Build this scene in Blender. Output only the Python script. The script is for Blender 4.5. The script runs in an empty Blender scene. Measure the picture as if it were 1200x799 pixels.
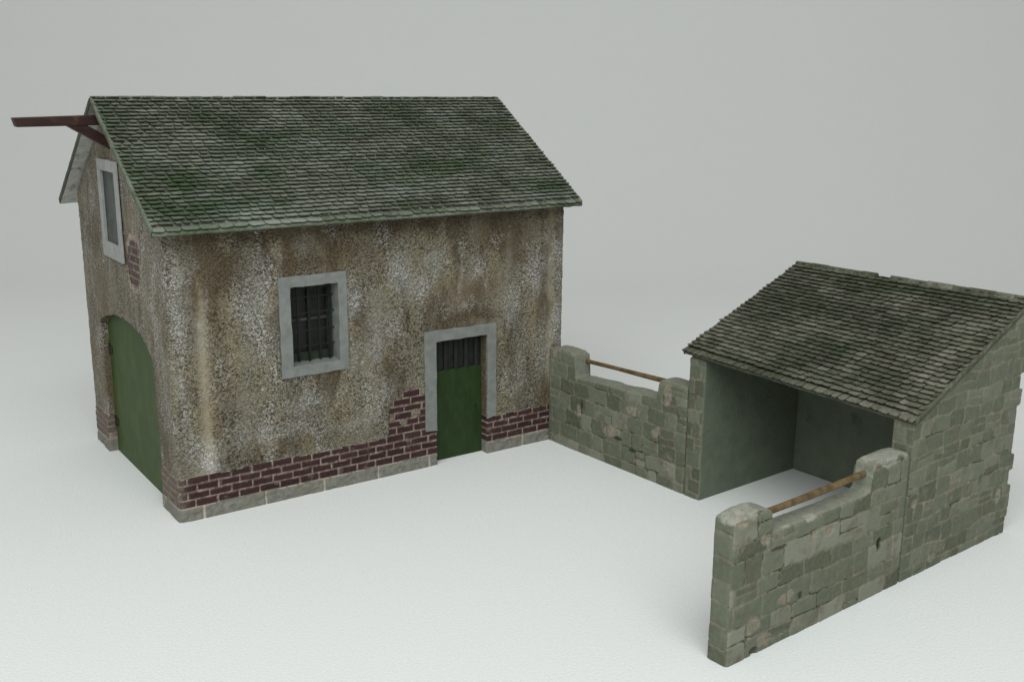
import bpy, math, random
import numpy as np

CM = 0.01                      # everything below is measured in centimetres of the scale model
sc = bpy.context.scene
COL = sc.collection
R = math.radians

# ------------------------------------------------------------------ noise
def _hash(ix, iy, iz, seed):
    h = (ix.astype(np.int64)*374761393 + iy.astype(np.int64)*668265263 + iz.astype(np.int64)*2147483647 + seed*1274126177) & 0xFFFFFFFF
    h = ((h ^ (h >> 13))*1274126177) & 0xFFFFFFFF
    h = ((h ^ (h >> 16))*2246822519) & 0xFFFFFFFF
    return ((h ^ (h >> 15)) & 0xFFFFFF)/float(0xFFFFFF)

def vnoise(x, y, z=None, seed=0):
    x = np.asarray(x, float); y = np.asarray(y, float)
    z = np.zeros_like(x) if z is None else np.asarray(z, float)
    ix, iy, iz = np.floor(x), np.floor(y), np.floor(z)
    fx, fy, fz = x-ix, y-iy, z-iz
    fx, fy, fz = [f*f*f*(f*(f*6-15)+10) for f in (fx, fy, fz)]
    r = 0
    for dx in (0, 1):
        for dy in (0, 1):
            for dz in (0, 1):
                w = (fx if dx else 1-fx)*(fy if dy else 1-fy)*(fz if dz else 1-fz)
                r = r + w*_hash(ix+dx, iy+dy, iz+dz, seed)
    return r                                       # 0..1

def fbm(x, y, z=None, seed=0, oct=4):
    a, s, r = .5, 1.0, 0
    z = 0*np.asarray(x, float) if z is None else z
    for i in range(oct):
        r = r + a*(vnoise(x*s, y*s, z*s, seed+i*7)-.5); a *= .5; s *= 2.03
    return r                                       # about -.5..+.5

def sstep(a, b, x):
    t = np.clip((x-a)/(b-a), 0, 1); return t*t*(3-2*t)

# ------------------------------------------------------------------ objects
def link(o, parent=None):
    COL.objects.link(o)
    if parent is not None: o.parent = parent
    return o

def thing(name, label, cat, loc=(0, 0, 0), rotz=0.0, group=None):
    o = bpy.data.objects.new(name, None); o.empty_display_size = .02
    COL.objects.link(o)
    o.location = [c*CM for c in loc]; o.rotation_euler = (0, 0, rotz)
    o['label'] = label; o['category'] = cat; o['kind'] = 'thing'
    if group: o['group'] = group
    return o

def mesh_np(name, V, Q, mat, parent=None, attrs=None, smooth=True):
    """V (n,3) in cm, Q (m,4) quads"""
    used = np.zeros(len(V), bool); used[Q.ravel()] = True
    idx = np.cumsum(used)-1
    V2 = V[used]*CM; Q2 = idx[Q].astype(np.int32)
    me = bpy.data.meshes.new(name)
    me.vertices.add(len(V2)); me.vertices.foreach_set('co', V2.astype(np.float32).ravel())
    me.loops.add(Q2.size); me.loops.foreach_set('vertex_index', Q2.ravel())
    me.polygons.add(len(Q2))
    me.polygons.foreach_set('loop_start', np.arange(0, Q2.size, 4, dtype=np.int32))
    me.polygons.foreach_set('loop_total', np.full(len(Q2), 4, np.int32))
    me.polygons.foreach_set('use_smooth', np.full(len(Q2), smooth))
    me.update(calc_edges=True); me.validate()
    for k, a in (attrs or {}).items():
        at = me.attributes.new(k, 'FLOAT', 'POINT')
        at.data.foreach_set('value', np.asarray(a, np.float32)[used])
    me.materials.append(mat)
    return link(bpy.data.objects.new(name, me), parent)

class MB:
    def __init__(s): s.v = []; s.f = []; s.a = {}
    def add(s, vs, fs, **attrs):
        o = len(s.v); s.v += [tuple(v) for v in vs]; s.f += [tuple(i+o for i in f) for f in fs]
        for k, a in attrs.items():
            L = s.a.setdefault(k, []); L += [a]*len(vs)
    def box(s, x0, x1, y0, y1, z0, z1):
        s.add([(x, y, z) for x in (x0, x1) for y in (y0, y1) for z in (z0, z1)],
              [(0, 1, 3, 2), (4, 6, 7, 5), (0, 4, 5, 1), (2, 3, 7, 6), (0, 2, 6, 4), (1, 5, 7, 3)])
    def build(s, name, mat, parent=None, smooth=False, bevel=0, segs=2):
        me = bpy.data.meshes.new(name)
        me.from_pydata([(a*CM, b*CM, c*CM) for a, b, c in s.v], [], s.f); me.update()
        for k, a in s.a.items():
            if len(a) == len(s.v):
                at = me.attributes.new(k, 'FLOAT', 'POINT'); at.data.foreach_set('value', a)
        for p in me.polygons: p.use_smooth = smooth
        me.materials.append(mat)
        o = link(bpy.data.objects.new(name, me), parent)
        if bevel:
            m = o.modifiers.new('bevel', 'BEVEL'); m.width = bevel*CM; m.segments = segs; m.limit_method = 'ANGLE'
        return o

# ------------------------------------------------------------------ materials
class NT:
    def __init__(s, name):
        s.m = bpy.data.materials.new(name); s.m.use_nodes = True
        s.t = s.m.node_tree; s.t.nodes.clear()
        s.out = s.n('ShaderNodeOutputMaterial'); s.b = s.n('ShaderNodeBsdfPrincipled')
        s.t.links.new(s.b.outputs[0], s.out.inputs[0])
        tc = s.n('ShaderNodeTexCoord'); mp = s.n('ShaderNodeMapping'); mp.inputs['Scale'].default_value = (100, 100, 100)
        s.t.links.new(tc.outputs['Object'], mp.inputs['Vector']); s.co = mp.outputs[0]      # centimetres
    def n(s, t, **kw):
        x = s.t.nodes.new(t)
        for k, v in kw.items(): setattr(x, k, v)
        return x
    def set(s, sock, v):
        if hasattr(v, 'is_linked') or isinstance(v, bpy.types.NodeSocket): s.t.links.new(v, sock)
        elif isinstance(v, (tuple, list)) and len(v) == 3 and sock.type == 'RGBA': sock.default_value = (*v, 1)
        else: sock.default_value = v
    def scale(s, vec):
        m = s.n('ShaderNodeMapping'); s.t.links.new(s.co, m.inputs['Vector']); m.inputs['Scale'].default_value = vec; return m.outputs[0]
    def noise(s, sc_, det=3, rough=.55, dist=0, vec=None, off=0):
        x = s.n('ShaderNodeTexNoise'); v = vec or s.co
        if off:
            a = s.n('ShaderNodeVectorMath', operation='ADD'); s.t.links.new(v, a.inputs[0]); a.inputs[1].default_value = (off, off*1.7, off*.6); v = a.outputs[0]
        s.t.links.new(v, x.inputs['Vector']); x.inputs['Scale'].default_value = sc_
        x.inputs['Detail'].default_value = det; x.inputs['Roughness'].default_value = rough; x.inputs['Distortion'].default_value = dist
        return x.outputs['Fac']
    def vor(s, sc_, feature='F1', vec=None, out='Distance'):
        x = s.n('ShaderNodeTexVoronoi', feature=feature); s.t.links.new(vec or s.co, x.inputs['Vector']); x.inputs['Scale'].default_value = sc_
        return x.outputs[out]
    def attr(s, name):
        return s.n('ShaderNodeAttribute', attribute_name=name).outputs['Fac']
    def math(s, op, a, b=0.0, clamp=False):
        x = s.n('ShaderNodeMath', operation=op, use_clamp=clamp); s.set(x.inputs[0], a); s.set(x.inputs[1], b); return x.outputs[0]
    def rng(s, v, a, b, c=0., d=1.):
        x = s.n('ShaderNodeMapRange', interpolation_type='SMOOTHSTEP'); s.set(x.inputs[0], v)
        for i, k in enumerate((a, b, c, d)): x.inputs[i+1].default_value = k
        return x.outputs[0]
    def ramp(s, f, stops):
        x = s.n('ShaderNodeValToRGB'); s.t.links.new(f, x.inputs[0]); e = x.color_ramp.elements
        while len(e) < len(stops): e.new(.5)
        for el, (p, c) in zip(e, stops): el.position = p; el.color = (*c, 1)
        return x.outputs[0]
    def mix(s, f, a, b, blend='MIX'):
        x = s.n('ShaderNodeMix', data_type='RGBA', blend_type=blend); s.set(x.inputs[0], f); s.set(x.inputs[6], a); s.set(x.inputs[7], b); return x.outputs[2]
    def bump(s, h, dist, strength=1.0, prev=None):
        x = s.n('ShaderNodeBump'); s.set(x.inputs['Height'], h); x.inputs['Distance'].default_value = dist*CM; x.inputs['Strength'].default_value = strength
        if prev is not None: s.t.links.new(prev, x.inputs['Normal'])
        return x.outputs[0]
    def done(s, col, rough=.85, normal=None, spec=.3, **kw):
        s.set(s.b.inputs['Base Color'], col); s.set(s.b.inputs['Roughness'], rough); s.b.inputs['Specular IOR Level'].default_value = spec
        if normal is not None: s.t.links.new(normal, s.b.inputs['Normal'])
        for k, v in kw.items(): s.b.inputs[k].default_value = v
        return s.m

def M_plaster():
    m = NT('stippled_plaster')
    # sponge-stippled relief: worm-like ridges
    sv = m.scale((1, 1, 1.5)); n1 = m.noise(7.8, 2, .5, 1.2, vec=sv); n2 = m.noise(14, 1, .5, .6, off=4, vec=sv)
    h = m.math('ADD', m.math('MULTIPLY', n1, .78), m.math('MULTIPLY', n2, .22))
    tops = m.rng(h, .50, .56); pits = m.rng(h, .50, .44)
    streak = m.noise(.55, 4, .6, .4, vec=m.scale((1, 1, .38)))
    streak2 = m.noise(.8, 4, .6, .3, vec=m.scale((1, 1, .3)), off=9)
    fine = m.noise(14, 2, .6)
    tan = m.mix(m.rng(fine, .3, .7), (.285, .245, .162), (.375, .328, .225))
    brown = m.mix(m.rng(fine, .3, .7), (.085, .060, .035), (.155, .115, .07))
    bm = m.math('ADD', m.rng(streak, .47, .62), m.attr('brown'), True)
    base = m.mix(m.math('MULTIPLY', bm, .8), tan, brown)
    grey = m.mix(m.rng(streak2, .42, .58), base, (.31, .295, .245))
    base = m.mix(m.math('MULTIPLY', m.math('SUBTRACT', 1.0, m.attr('brown'), True), .6), base, grey)
    # dark colour in the pits of the stipple
    pm = m.math('MULTIPLY', pits, m.rng(m.noise(.5, 4, .65, off=21), .34, .58, .42, 1.0))
    pm = m.math('MULTIPLY', pm, m.attr('rough'))
    base = m.mix(m.math('MULTIPLY', pm, .86), base, (.030, .024, .015))
    base = m.mix(m.math('MULTIPLY', m.attr('white'), .42), base, (.42, .405, .36))
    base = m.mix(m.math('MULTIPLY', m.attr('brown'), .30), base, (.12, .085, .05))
    # pale dry-brushing on the tops
    dm = m.math('ADD', m.math('MULTIPLY', m.rng(m.noise(.75, 4, .6, vec=m.scale((1, 1, .5)), off=33), .50, .68), .60), m.attr('white'), True)
    base = m.mix(m.math('MULTIPLY', m.math('MULTIPLY', tops, dm), .9), base, (.62, .63, .635))
    spots = m.rng(m.vor(.9), .10, .07)
    base = m.mix(m.math('MULTIPLY', spots, m.rng(m.noise(.6, 2, off=50), .52, .6, 0, .8)), base, (.62, .61, .57))
    hh = m.math('MULTIPLY', m.math('ADD', h, m.math('MULTIPLY', fine, .12)), m.attr('rough'))
    return m.done(base, .92, m.bump(hh, .26, 1.0), .15)

def M_brick():
    m = NT('painted_brick')
    f = m.noise(7, 3, .6); t = m.attr('tone')
    c = m.mix(t, (.029, .012, .0125), (.048, .0205, .020))
    c = m.mix(m.rng(f, .5, .75, 0, .5), c, (.085, .05, .046))
    mort = m.mix(m.rng(m.noise(4, 3, off=3), .35, .65), (.20, .155, .125), (.42, .355, .29))
    c = m.mix(m.attr('joint'), c, mort)
    dust = m.rng(m.noise(1.6, 4, .65, off=8), .58, .74, 0, .35)
    c = m.mix(m.math('MAXIMUM', dust, m.math('MULTIPLY', m.attr('dust'), m.rng(f, .2, .75, .25, 1.0))), c, (.30, .26, .215))
    return m.done(c, .8, m.bump(f, .05, .6), .25)

def M_plinth():
    m = NT('grey_plinth_stone')
    f = m.noise(3.5, 5, .65)
    c = m.mix(m.rng(f, .3, .7), (.155, .152, .128), (.235, .23, .198))
    c = m.mix(m.rng(m.noise(1.1, 3, .6, off=5), .5, .7, 0, .6), c, (.19, .17, .13))
    c = m.mix(m.attr('joint'), c, (.50, .44, .37))
    return m.done(c, .85, m.bump(f, .08, .6), .2)

def M_stone():
    m = NT('green_grey_stone')
    f = m.noise(4.5, 5, .65); big = m.noise(.5, 4, .6, off=2); fi = m.noise(16, 2, .5)
    c = m.ramp(m.attr('tone'), [(0, (.072, .084, .056)), (.3, (.106, .123, .084)), (.62, (.130, .149, .106)), (.86, (.165, .176, .132)), (1, (.225, .235, .186))])
    c = m.mix(m.rng(f, .35, .72, 0, .28), c, (.225, .23, .18))
    c = m.mix(m.rng(m.noise(1.1, 4, .65, off=7), .48, .70, 0, .65), c, (.115, .10, .068))
    c = m.mix(m.rng(big, .5, .7, 0, .35), c, (.10, .128, .10))
    # pinkish mortar lines, broken
    jm = m.math('MULTIPLY', m.attr('joint'), m.rng(m.noise(1.5, 4, .6, off=12), .30, .6, .25, 1.0))
    c = m.mix(m.math('MULTIPLY', jm, .80), c, m.mix(m.rng(f, .35, .65), (.185, .168, .124), (.25, .23, .178)))
    # bare pinkish-beige chips and dark stains
    chip = m.attr('chip')
    c = m.mix(chip, c, m.mix(m.rng(f, .35, .65), (.20, .175, .132), (.30, .268, .21)))
    c = m.mix(m.rng(m.noise(.9, 4, .7, off=17), .64, .80, 0, .55), c, (.045, .045, .033))
    c = m.mix(m.attr('crack'), c, (.018, .017, .012))
    c = m.mix(m.math('MULTIPLY', m.attr('pale'), m.rng(f, .25, .6, .3, .9)), c, (.36, .36, .31))
    plain = m.mix(m.rng(m.noise(1.2, 4, .6, off=23), .3, .7), (.122, .150, .108), (.150, .178, .130))
    plain = m.mix(m.rng(m.noise(1.0, 3, .6, off=31), .62, .76, 0, .4), plain, (.03, .035, .025))
    c = m.mix(m.attr('plain'), c, plain)
    hb = m.math('ADD', m.math('MULTIPLY', f, .8), m.math('MULTIPLY', fi, .2))
    return m.done(c, .88, m.bump(hb, .07, .65), .22)

def M_slate(name, a, b, c_, mosscol, palecol):
    m = NT(name)
    f = m.noise(6, 4, .65); big = m.noise(.45, 4, .6, off=3)
    t = m.math('ADD', m.math('MULTIPLY', m.attr('tone'), .62), m.math('MULTIPLY', m.rng(big, .3, .7), .38))
    c = m.ramp(t, [(0.05, a), (.5, b), (.95, c_)])
    c = m.mix(m.rng(f, .45, .75, 0, .5), c, tuple(min(1, x*1.35) for x in c_))
    c = m.mix(m.rng(m.noise(1.0, 4, .65, off=9), .52, .7, 0, .6), c, (.075, .06, .042))
    mm = m.math('MULTIPLY', m.attr('moss'), m.rng(m.noise(2.2, 3, .6, off=15), .3, .6, .6, 1.0))
    c = m.mix(m.math('MULTIPLY', mm, .9), c, mosscol)
    c = m.mix(m.math('MULTIPLY', m.attr('pale'), m.rng(f, .3, .62, .25, .85)), c, palecol)
    c = m.mix(m.math('MULTIPLY', m.attr('grime'), .8), c, (.014, .014, .010))  # vertex mask darkens the colour: painted-in gap shade and dark wash
    return m.done(c, .8, m.bump(f, .06, .7), .25)

def M_simple(name, a, b, s=4., rough=.7, det=4, bump=.04, spec=.3, stretch=None, dirt=None, lo=.3, hi=.7):
    m = NT(name)
    f = m.noise(s, det, .6, .2, vec=m.scale(stretch) if stretch else None)
    c = m.mix(m.rng(f, lo, hi), a, b)
    if dirt: c = m.mix(m.rng(m.noise(1.3, 4, .65, off=6), .52, .74, 0, dirt[1]), c, dirt[0])
    return m.done(c, rough, m.bump(f, bump, .6), spec)

PLASTER, BRICK, PLINTH, STONE = M_plaster(), M_brick(), M_plinth(), M_stone()
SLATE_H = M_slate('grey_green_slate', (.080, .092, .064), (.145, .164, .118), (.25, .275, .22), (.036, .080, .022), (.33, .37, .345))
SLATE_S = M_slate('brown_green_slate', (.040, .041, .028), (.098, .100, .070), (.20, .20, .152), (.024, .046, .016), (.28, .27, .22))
ROOFBASE = M_simple('roof_underlay', (.05, .052, .036), (.10, .10, .072), 3)
VERGE = M_simple('pale_plaster_board', (.36, .36, .33), (.50, .50, .47), 2.5, .85, dirt=((.06, .058, .035), .95))
FRAME = M_simple('grey_frame_paint', (.172, .184, .174), (.222, .234, .222), 2.2, .75, dirt=((.15, .17, .12), .6))
GFRAME = M_simple('pale_frame_paint', (.27, .28, .268), (.345, .355, .34), 2.2, .75, dirt=((.28, .28, .25), .5))
DOOR = M_simple('dark_green_paint', (.013, .032, .006), (.022, .047, .011), 1.6, .6, bump=.02, stretch=(1, 1, .45))
GATE = M_simple('leaf_green_paint', (.032, .060, .012), (.050, .083, .018), 1.1, .6, bump=.02, stretch=(1, 1, .6), dirt=((.045, .075, .022), .5))
CASEMENT = M_simple('dark_casement_paint', (.018, .030, .016), (.030, .048, .027), 2, .7)
DARKWOOD = M_simple('dark_slat_paint', (.009, .011, .010), (.016, .018, .016), 2, .7)
IRON = M_simple('rusty_black_iron', (.008, .009, .008), (.016, .016, .013), 5, .6)
HINGE = M_simple('dark_hinge_iron', (.012, .012, .008), (.025, .022, .014), 5, .6)
REDWOOD = M_simple('red_stained_wood', (.016, .007, .006), (.036, .013, .009), 1.2, .5, stretch=(.5, 3, 3), dirt=((.13, .06, .03), .5))
RAILWOOD = M_simple('varnished_brown_wood', (.075, .048, .020), (.175, .12, .054), 3, .5, stretch=(.6, .6, .6), dirt=((.05, .025, .012), .6))
REVEAL = M_simple('brown_reveal_plaster', (.10, .08, .055), (.20, .165, .12), 3, .85)

def M_glass(name, a, b):
    m = NT(name); f = m.noise(.8, 4, .6, .5)
    c = m.mix(m.rng(f, .3, .7), a, b)
    return m.done(c, .45, None, .4)
GLASS = M_glass('dark_window_glass', (.008, .009, .009), (.02, .022, .021))
GGLASS = M_glass('mottled_window_glass', (.018, .022, .020), (.055, .066, .061))  # pane mottled from dark to mid grey-green

def M_paper():
    m = NT('white_paper')
    f = m.noise(9, 3, .6); b = m.noise(.25, 3, .5, off=4)
    c = m.mix(m.rng(f, .3, .7), (.755, .778, .768), (.81, .825, .815))
    c = m.mix(m.rng(b, .35, .7, 0, .35), c, (.77, .795, .79))
    return m.done(c, .9, m.bump(f, .045, .7), .1)
PAPER = M_paper()

# ------------------------------------------------------------------ masonry fields
class Masonry:
    """irregular coursed rubble: distance to the nearest joint and a random tone per block"""
    def __init__(s, seed, u0, u1, v0, v1, h=(.6, 1.0), w=(.8, 1.7), split=.18, wob=.10):
        rnd = random.Random(seed); s.seed = seed; s.wob = wob
        s.cv = [v0-.3]
        while s.cv[-1] < v1+1.5: s.cv.append(s.cv[-1]+rnd.uniform(*h))
        s.rows = []
        for i in range(len(s.cv)):
            e = [u0-1.5-rnd.random()]
            while e[-1] < u1+2: e.append(e[-1]+rnd.uniform(*w))
            n = len(e)
            s.rows.append((np.array(e), np.array([rnd.random() for _ in range(n)]), np.array([rnd.random() for _ in range(n)]),
                           np.array([rnd.uniform(.38, .62) if rnd.random() < split else -1 for _ in range(n)]), np.array([rnd.uniform(-.5, .5) for _ in range(n)])))
    def eval(s, u, v):
        k = s.seed*13
        uw = u + s.wob*2*fbm(u*.9, v*.9, seed=k+1) + .05*fbm(u*4, v*4, seed=k+3)
        vw = v + s.wob*2.4*fbm(u*.55, v*.8, seed=k+2) + .05*fbm(u*4, v*4, seed=k+4)
        d = np.full(u.shape, 9.); tone = np.zeros(u.shape); off = np.zeros(u.shape)
        ci = np.clip(np.searchsorted(s.cv, vw)-1, 0, len(s.cv)-2)
        for c in np.unique(ci):
            m = ci == c; e, t1, t2, sp, tl = s.rows[c]
            uu, vv = uw[m], vw[m]; lo, hi = s.cv[c], s.cv[c+1]
            b = np.clip(np.searchsorted(e, uu)-1, 0, len(e)-2)
            a0, a1 = e[b], e[b+1]
            ss = sp[b]; mid = lo+(hi-lo)*ss; has = ss > 0; upper = has & (vv > mid)
            l2 = np.where(upper, mid, lo); h2 = np.where(has & ~upper, mid, hi)
            # rounded rectangle distance inside the block
            hx, hy = (a1-a0)/2, (h2-l2)/2; px, py = np.abs(uu-(a0+a1)/2), np.abs(vv-(l2+h2)/2)
            r = np.minimum(.16, np.minimum(hx, hy)*.6)
            qx, qy = px-hx+r, py-hy+r
            sd = np.hypot(np.maximum(qx, 0), np.maximum(qy, 0))+np.minimum(np.maximum(qx, qy), 0)-r
            d[m] = -sd
            tone[m] = np.where(upper, t2[b], t1[b]); off[m] = np.where(upper, tl[b]*.7, tl[b])
        return d, tone, off

def stone_field(mas, u, v, seed, jw=.064, depth=.026, cracks=.51, relief=.018):
    d, tone, off = mas.eval(u, v)
    jn = d + .05*fbm(u*5, v*5, seed=seed+5)
    joint = 1-sstep(jw*.35, jw, jn)
    cr = (1-sstep(.0, jw*.55, np.abs(d)+.02*fbm(u*8, v*8, seed=seed+2)))*sstep(cracks, cracks+.12, fbm(u*.7, v*1.1, seed=seed+31)+.5)
    big = fbm(u*.5, v*.5, seed=seed+8)
    disp = -depth*(1-sstep(0, jw*1.3, d)) - .07*cr + relief*off*sstep(0, .14, d) + .022*fbm(u*1.6, v*1.6, seed=seed+9)+.015*fbm(u*6, v*6, seed=seed+10)+.03*big
    ch = sstep(.66, .80, fbm(u*.8, v*.8, seed=seed+41)+.5+.12*joint)*.4
    disp = disp-.05*ch
    return disp, joint, tone, cr, ch

# ------------------------------------------------------------------ fine rounded boxes
def spans(a, b, res, keys=(), fine=()):
    """grid positions from a to b, through every key, finer inside the `fine` intervals"""
    ks = sorted(set([a, b]+[k for k in keys if a < k < b]+[e for f in fine for e in f if a < e < b]))
    out = [a]
    for p, q in zip(ks[:-1], ks[1:]):
        r = res/3 if any(f[0]-1e-6 <= (p+q)/2 <= f[1]+1e-6 for f in fine) else res
        n = max(1, int(math.ceil((q-p)/r-1e-6))); out += list(np.linspace(p, q, n+1)[1:])
    return np.array(out)

def rbox(lo, hi, res, r, grids=None, noback=()):
    """rounded box as quads; vertices and outward normals"""
    ax = [spans(lo[i], hi[i], res) if not grids or grids[i] is None else grids[i] for i in range(3)]
    Vs, Qs, o = [], [], 0
    for a in range(3):
        b, c = (a+1) % 3, (a+2) % 3
        for side in (0, 1):
            if (a, side) in noback: continue
            gb, gc = np.meshgrid(ax[b], ax[c], indexing='ij'); nb, nc = gb.shape
            P = np.zeros((nb*nc, 3)); P[:, a] = (lo, hi)[side][a]; P[:, b] = gb.ravel(); P[:, c] = gc.ravel()
            i = np.arange(nb*nc).reshape(nb, nc)
            q = np.stack([i[:-1, :-1], i[1:, :-1], i[1:, 1:], i[:-1, 1:]], -1).reshape(-1, 4)
            if side == 0: q = q[:, ::-1]
            Vs.append(P); Qs.append(q+o); o += len(P)
    V = np.concatenate(Vs); Q = np.concatenate(Qs)
    key = np.round(V*2000).astype(np.int64)
    _, first, inv = np.unique(key, axis=0, return_index=True, return_inverse=True)
    V = V[first]; Q = inv.ravel()[Q]
    lo, hi = np.array(lo, float), np.array(hi, float)
    pin = np.clip(V, lo+r, hi-r); d = V-pin; n = d/np.maximum(np.linalg.norm(d, axis=1, keepdims=True), 1e-9)
    return pin+n*r, n, Q

ZERO = lambda V: np.zeros(len(V))
def masonry_box(V, N, fx=None, fy=None, fieldseed=0, plain=None, kw=None):
    """displace along the normals: fx = masonry for faces looking along x, fy along y; returns V and attributes"""
    kw = kw or {}
    A = {k: ZERO(V) for k in ('joint', 'crack', 'chip', 'plain', 'pale')}; A['tone'] = np.full(len(V), .55)
    disp = .03*fbm(V[:, 0]*1.5, V[:, 1]*1.5, V[:, 2]*1.5, seed=fieldseed+70)
    dom = np.argmax(np.abs(N)*np.array([1, 1, .8]), axis=1)
    for axis, mas in ((0, fx), (1, fy)):
        if mas is None: continue
        m = dom == axis
        u = V[m, 1-axis]; v = V[m, 2]
        dd, j, t, c, ch = stone_field(mas, u, v, fieldseed+axis*100, **kw)
        disp[m] = dd; A['joint'][m] = j; A['tone'][m] = t; A['crack'][m] = c; A['chip'][m] = ch
    m = dom == 2                                   # tops: paler and uneven, no joints drawn
    disp[m] += .10*fbm(V[m, 0]*1.1, V[m, 1]*1.1, seed=fieldseed+55)
    A['tone'][m] = .75+.4*fbm(V[m, 0], V[m, 1], seed=fieldseed+56); A['pale'][m] = .35
    if plain is not None:
        p = plain(V, N); A['plain'] = p
        disp = disp*(1-p)
        for k in ('joint', 'crack', 'chip'): A[k] *= (1-p)
    V = V + N*disp[:, None]
    V[:, 2] = np.maximum(V[:, 2], 0.0)
    return V, A

# ------------------------------------------------------------------ slates
def slates(name, P0, U, Vd, N, width, length, rows, tw, seed, mat, parent, moss, pale, lift=.215, thick=.055, arc=.075, edge=.02, wav=.05, firstrow=1.25, twist=0.0, over=.10):
    rnd = random.Random(seed)
    P0, U, Vd, N = [np.array(a, float) for a in (P0, U, Vd, N)]
    ex = length/(rows-.35); mb = MB()
    tiles = []
    for i in range(rows):
        v0 = i*ex-(over if i == 0 else 0); u = -rnd.random()*tw
        w_row = tw*(firstrow if i == 0 else 1)
        while u < width:
            w = w_row*rnd.uniform(.72, 1.32)
            tiles.append((i, v0, max(u, -edge*rnd.random()*1.4), min(u+w, width+edge*rnd.random()*1.4))); u += w
    uc = np.array([(t[2]+t[3])/2 for t in tiles]); vc = np.array([t[1] for t in tiles])
    wv = wav*2*fbm(uc*.35, vc*.9, seed=seed+3)+wav*.8*fbm(uc*1.3, vc*2, seed=seed+5)
    def blobs(L):
        r = np.zeros(len(uc))
        for (bu, bv, ru, rv, a) in L: r = np.maximum(r, a*np.exp(-(((uc-bu)/ru)**2+((vc-bv)/rv)**2)))
        return r
    ms = np.clip(blobs(moss)+sstep(.54, .74, fbm(uc*.35, vc*.55, seed=seed+11)+.5)*.5, 0, 1)
    pl = np.clip(blobs(pale)+sstep(.58, .76, fbm(uc*.4, vc*.8, seed=seed+17)+.5)*.3, 0, 1)
    bigt = fbm(uc*.5, vc*.5, seed=seed+23)
    for k, (i, v0, a, b) in enumerate(tiles):
        if b-a < .12: continue
        g = .022*rnd.uniform(.4, 1.5); a2, b2 = a+g, b-g; w = b2-a2
        top = v0+min(1.5*ex, length-v0+.02) if i >= rows-2 else v0+1.5*ex
        j = lambda s: rnd.uniform(-s, s)
        low = v0+wv[k]+j(.022)
        sl = j(.03)
        c1, c2 = arc*rnd.uniform(.5, 1.5), arc*rnd.uniform(.5, 1.5)
        pts = [(a2+j(.02), top), (a2+j(.02), low+c1*1.1-sl), (a2+w*.09, low+c1*.45-sl), (a2+w*.26, low+j(.025)-sl*.5), (a2+w*.5, low+j(.03)),
               (a2+w*.76, low+j(.025)+sl*.5), (a2+w*.92, low+c2*.45+sl), (b2+j(.02), low+c2*1.1+sl), (b2+j(.02), top)]
        li = lift*rnd.uniform(.88, 1.12)*(.6 if i == 0 else 1); tl = j(.022)
        tone = min(1, max(0, .5+.75*bigt[k]+rnd.gauss(0, .22)))
        def P(u, v, h):
            f = (top-v)/(top-v0+1e-6); e = li*f+h+tl*(u-(a+b)/2)/max(w, .2)
            return P0+U*u+Vd*v+N*e+np.array([0, 0, twist*(u/width)*(v/length)])
        th = thick*rnd.uniform(.9, 1.15)
        n = len(pts)
        T = [P(u, v, th) for u, v in pts]; B = [P(u, v, 0) for u, v in pts]
        mid = P(a2+w*.5, low+ex*.45, th+.018)
        vs = T+[mid]+B
        fs = [((q+1) % n, q, n)[::-1] for q in range(n)]
        fs = [(q, (q+1) % n, n) for q in range(n)]
        fs += [(q, q+n+1, (q+1) % n+n+1, (q+1) % n) for q in range(n-1)]
        o = len(mb.v)
        mb.add(vs, fs, tone=tone, moss=float(ms[k]), pale=float(pl[k]))
        mb.a.setdefault('grime', []).extend([0.0]*(n+1)+[1.0]*n)  # slate sides blend to dark below, painting the gap shade into the colour
    return mb.build(name, mat, parent)

# ================================================================== THE HOUSE
W, D = 24.0, 15.66
YR, ZR = 7.83, 20.65                      # ridge
EF, EB = -1.06, 16.96                     # front and back eaves (y)
XL, XR = -.69, 24.38                      # verges (x)
ZEF, ZEB = 14.69, 14.55                   # top of the roof board at the eaves
RT = .15
def zroof(y):                             # top of the board
    return np.where(y < YR, ZEF+(y-EF)*(ZR-.12-ZEF)/(YR-EF), ZEB+(EB-y)*(ZR-.12-ZEB)/(EB-YR))

house = thing('stone_house', 'two-storey house with stippled brown plaster walls, mossy slate gable roof and green doors', 'house')

WIN = (6.15, 9.12, 7.12, 11.42)           # window hole in the front wall
DOORH = (14.93, 18.40, 0.0, 7.31)
GWIN = (6.62, 9.62, 12.8, 16.95)          # hole in the gable (y0,y1,z0,z1)
ARCH = np.array([(2.62, 0), (2.62, 6.9), (2.72, 7.45), (2.95, 7.85), (3.6, 8.38), (4.54, 8.74), (6.0, 8.98), (7.88, 9.08), (9.64, 8.92), (11.2, 8.58), (12.1, 8.28), (12.55, 8.06), (12.80, 7.85), (12.83, 7.6), (12.83, 0)])
arch_top = lambda y: np.interp(y, ARCH[1:-1, 0], ARCH[1:-1, 1])

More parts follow.
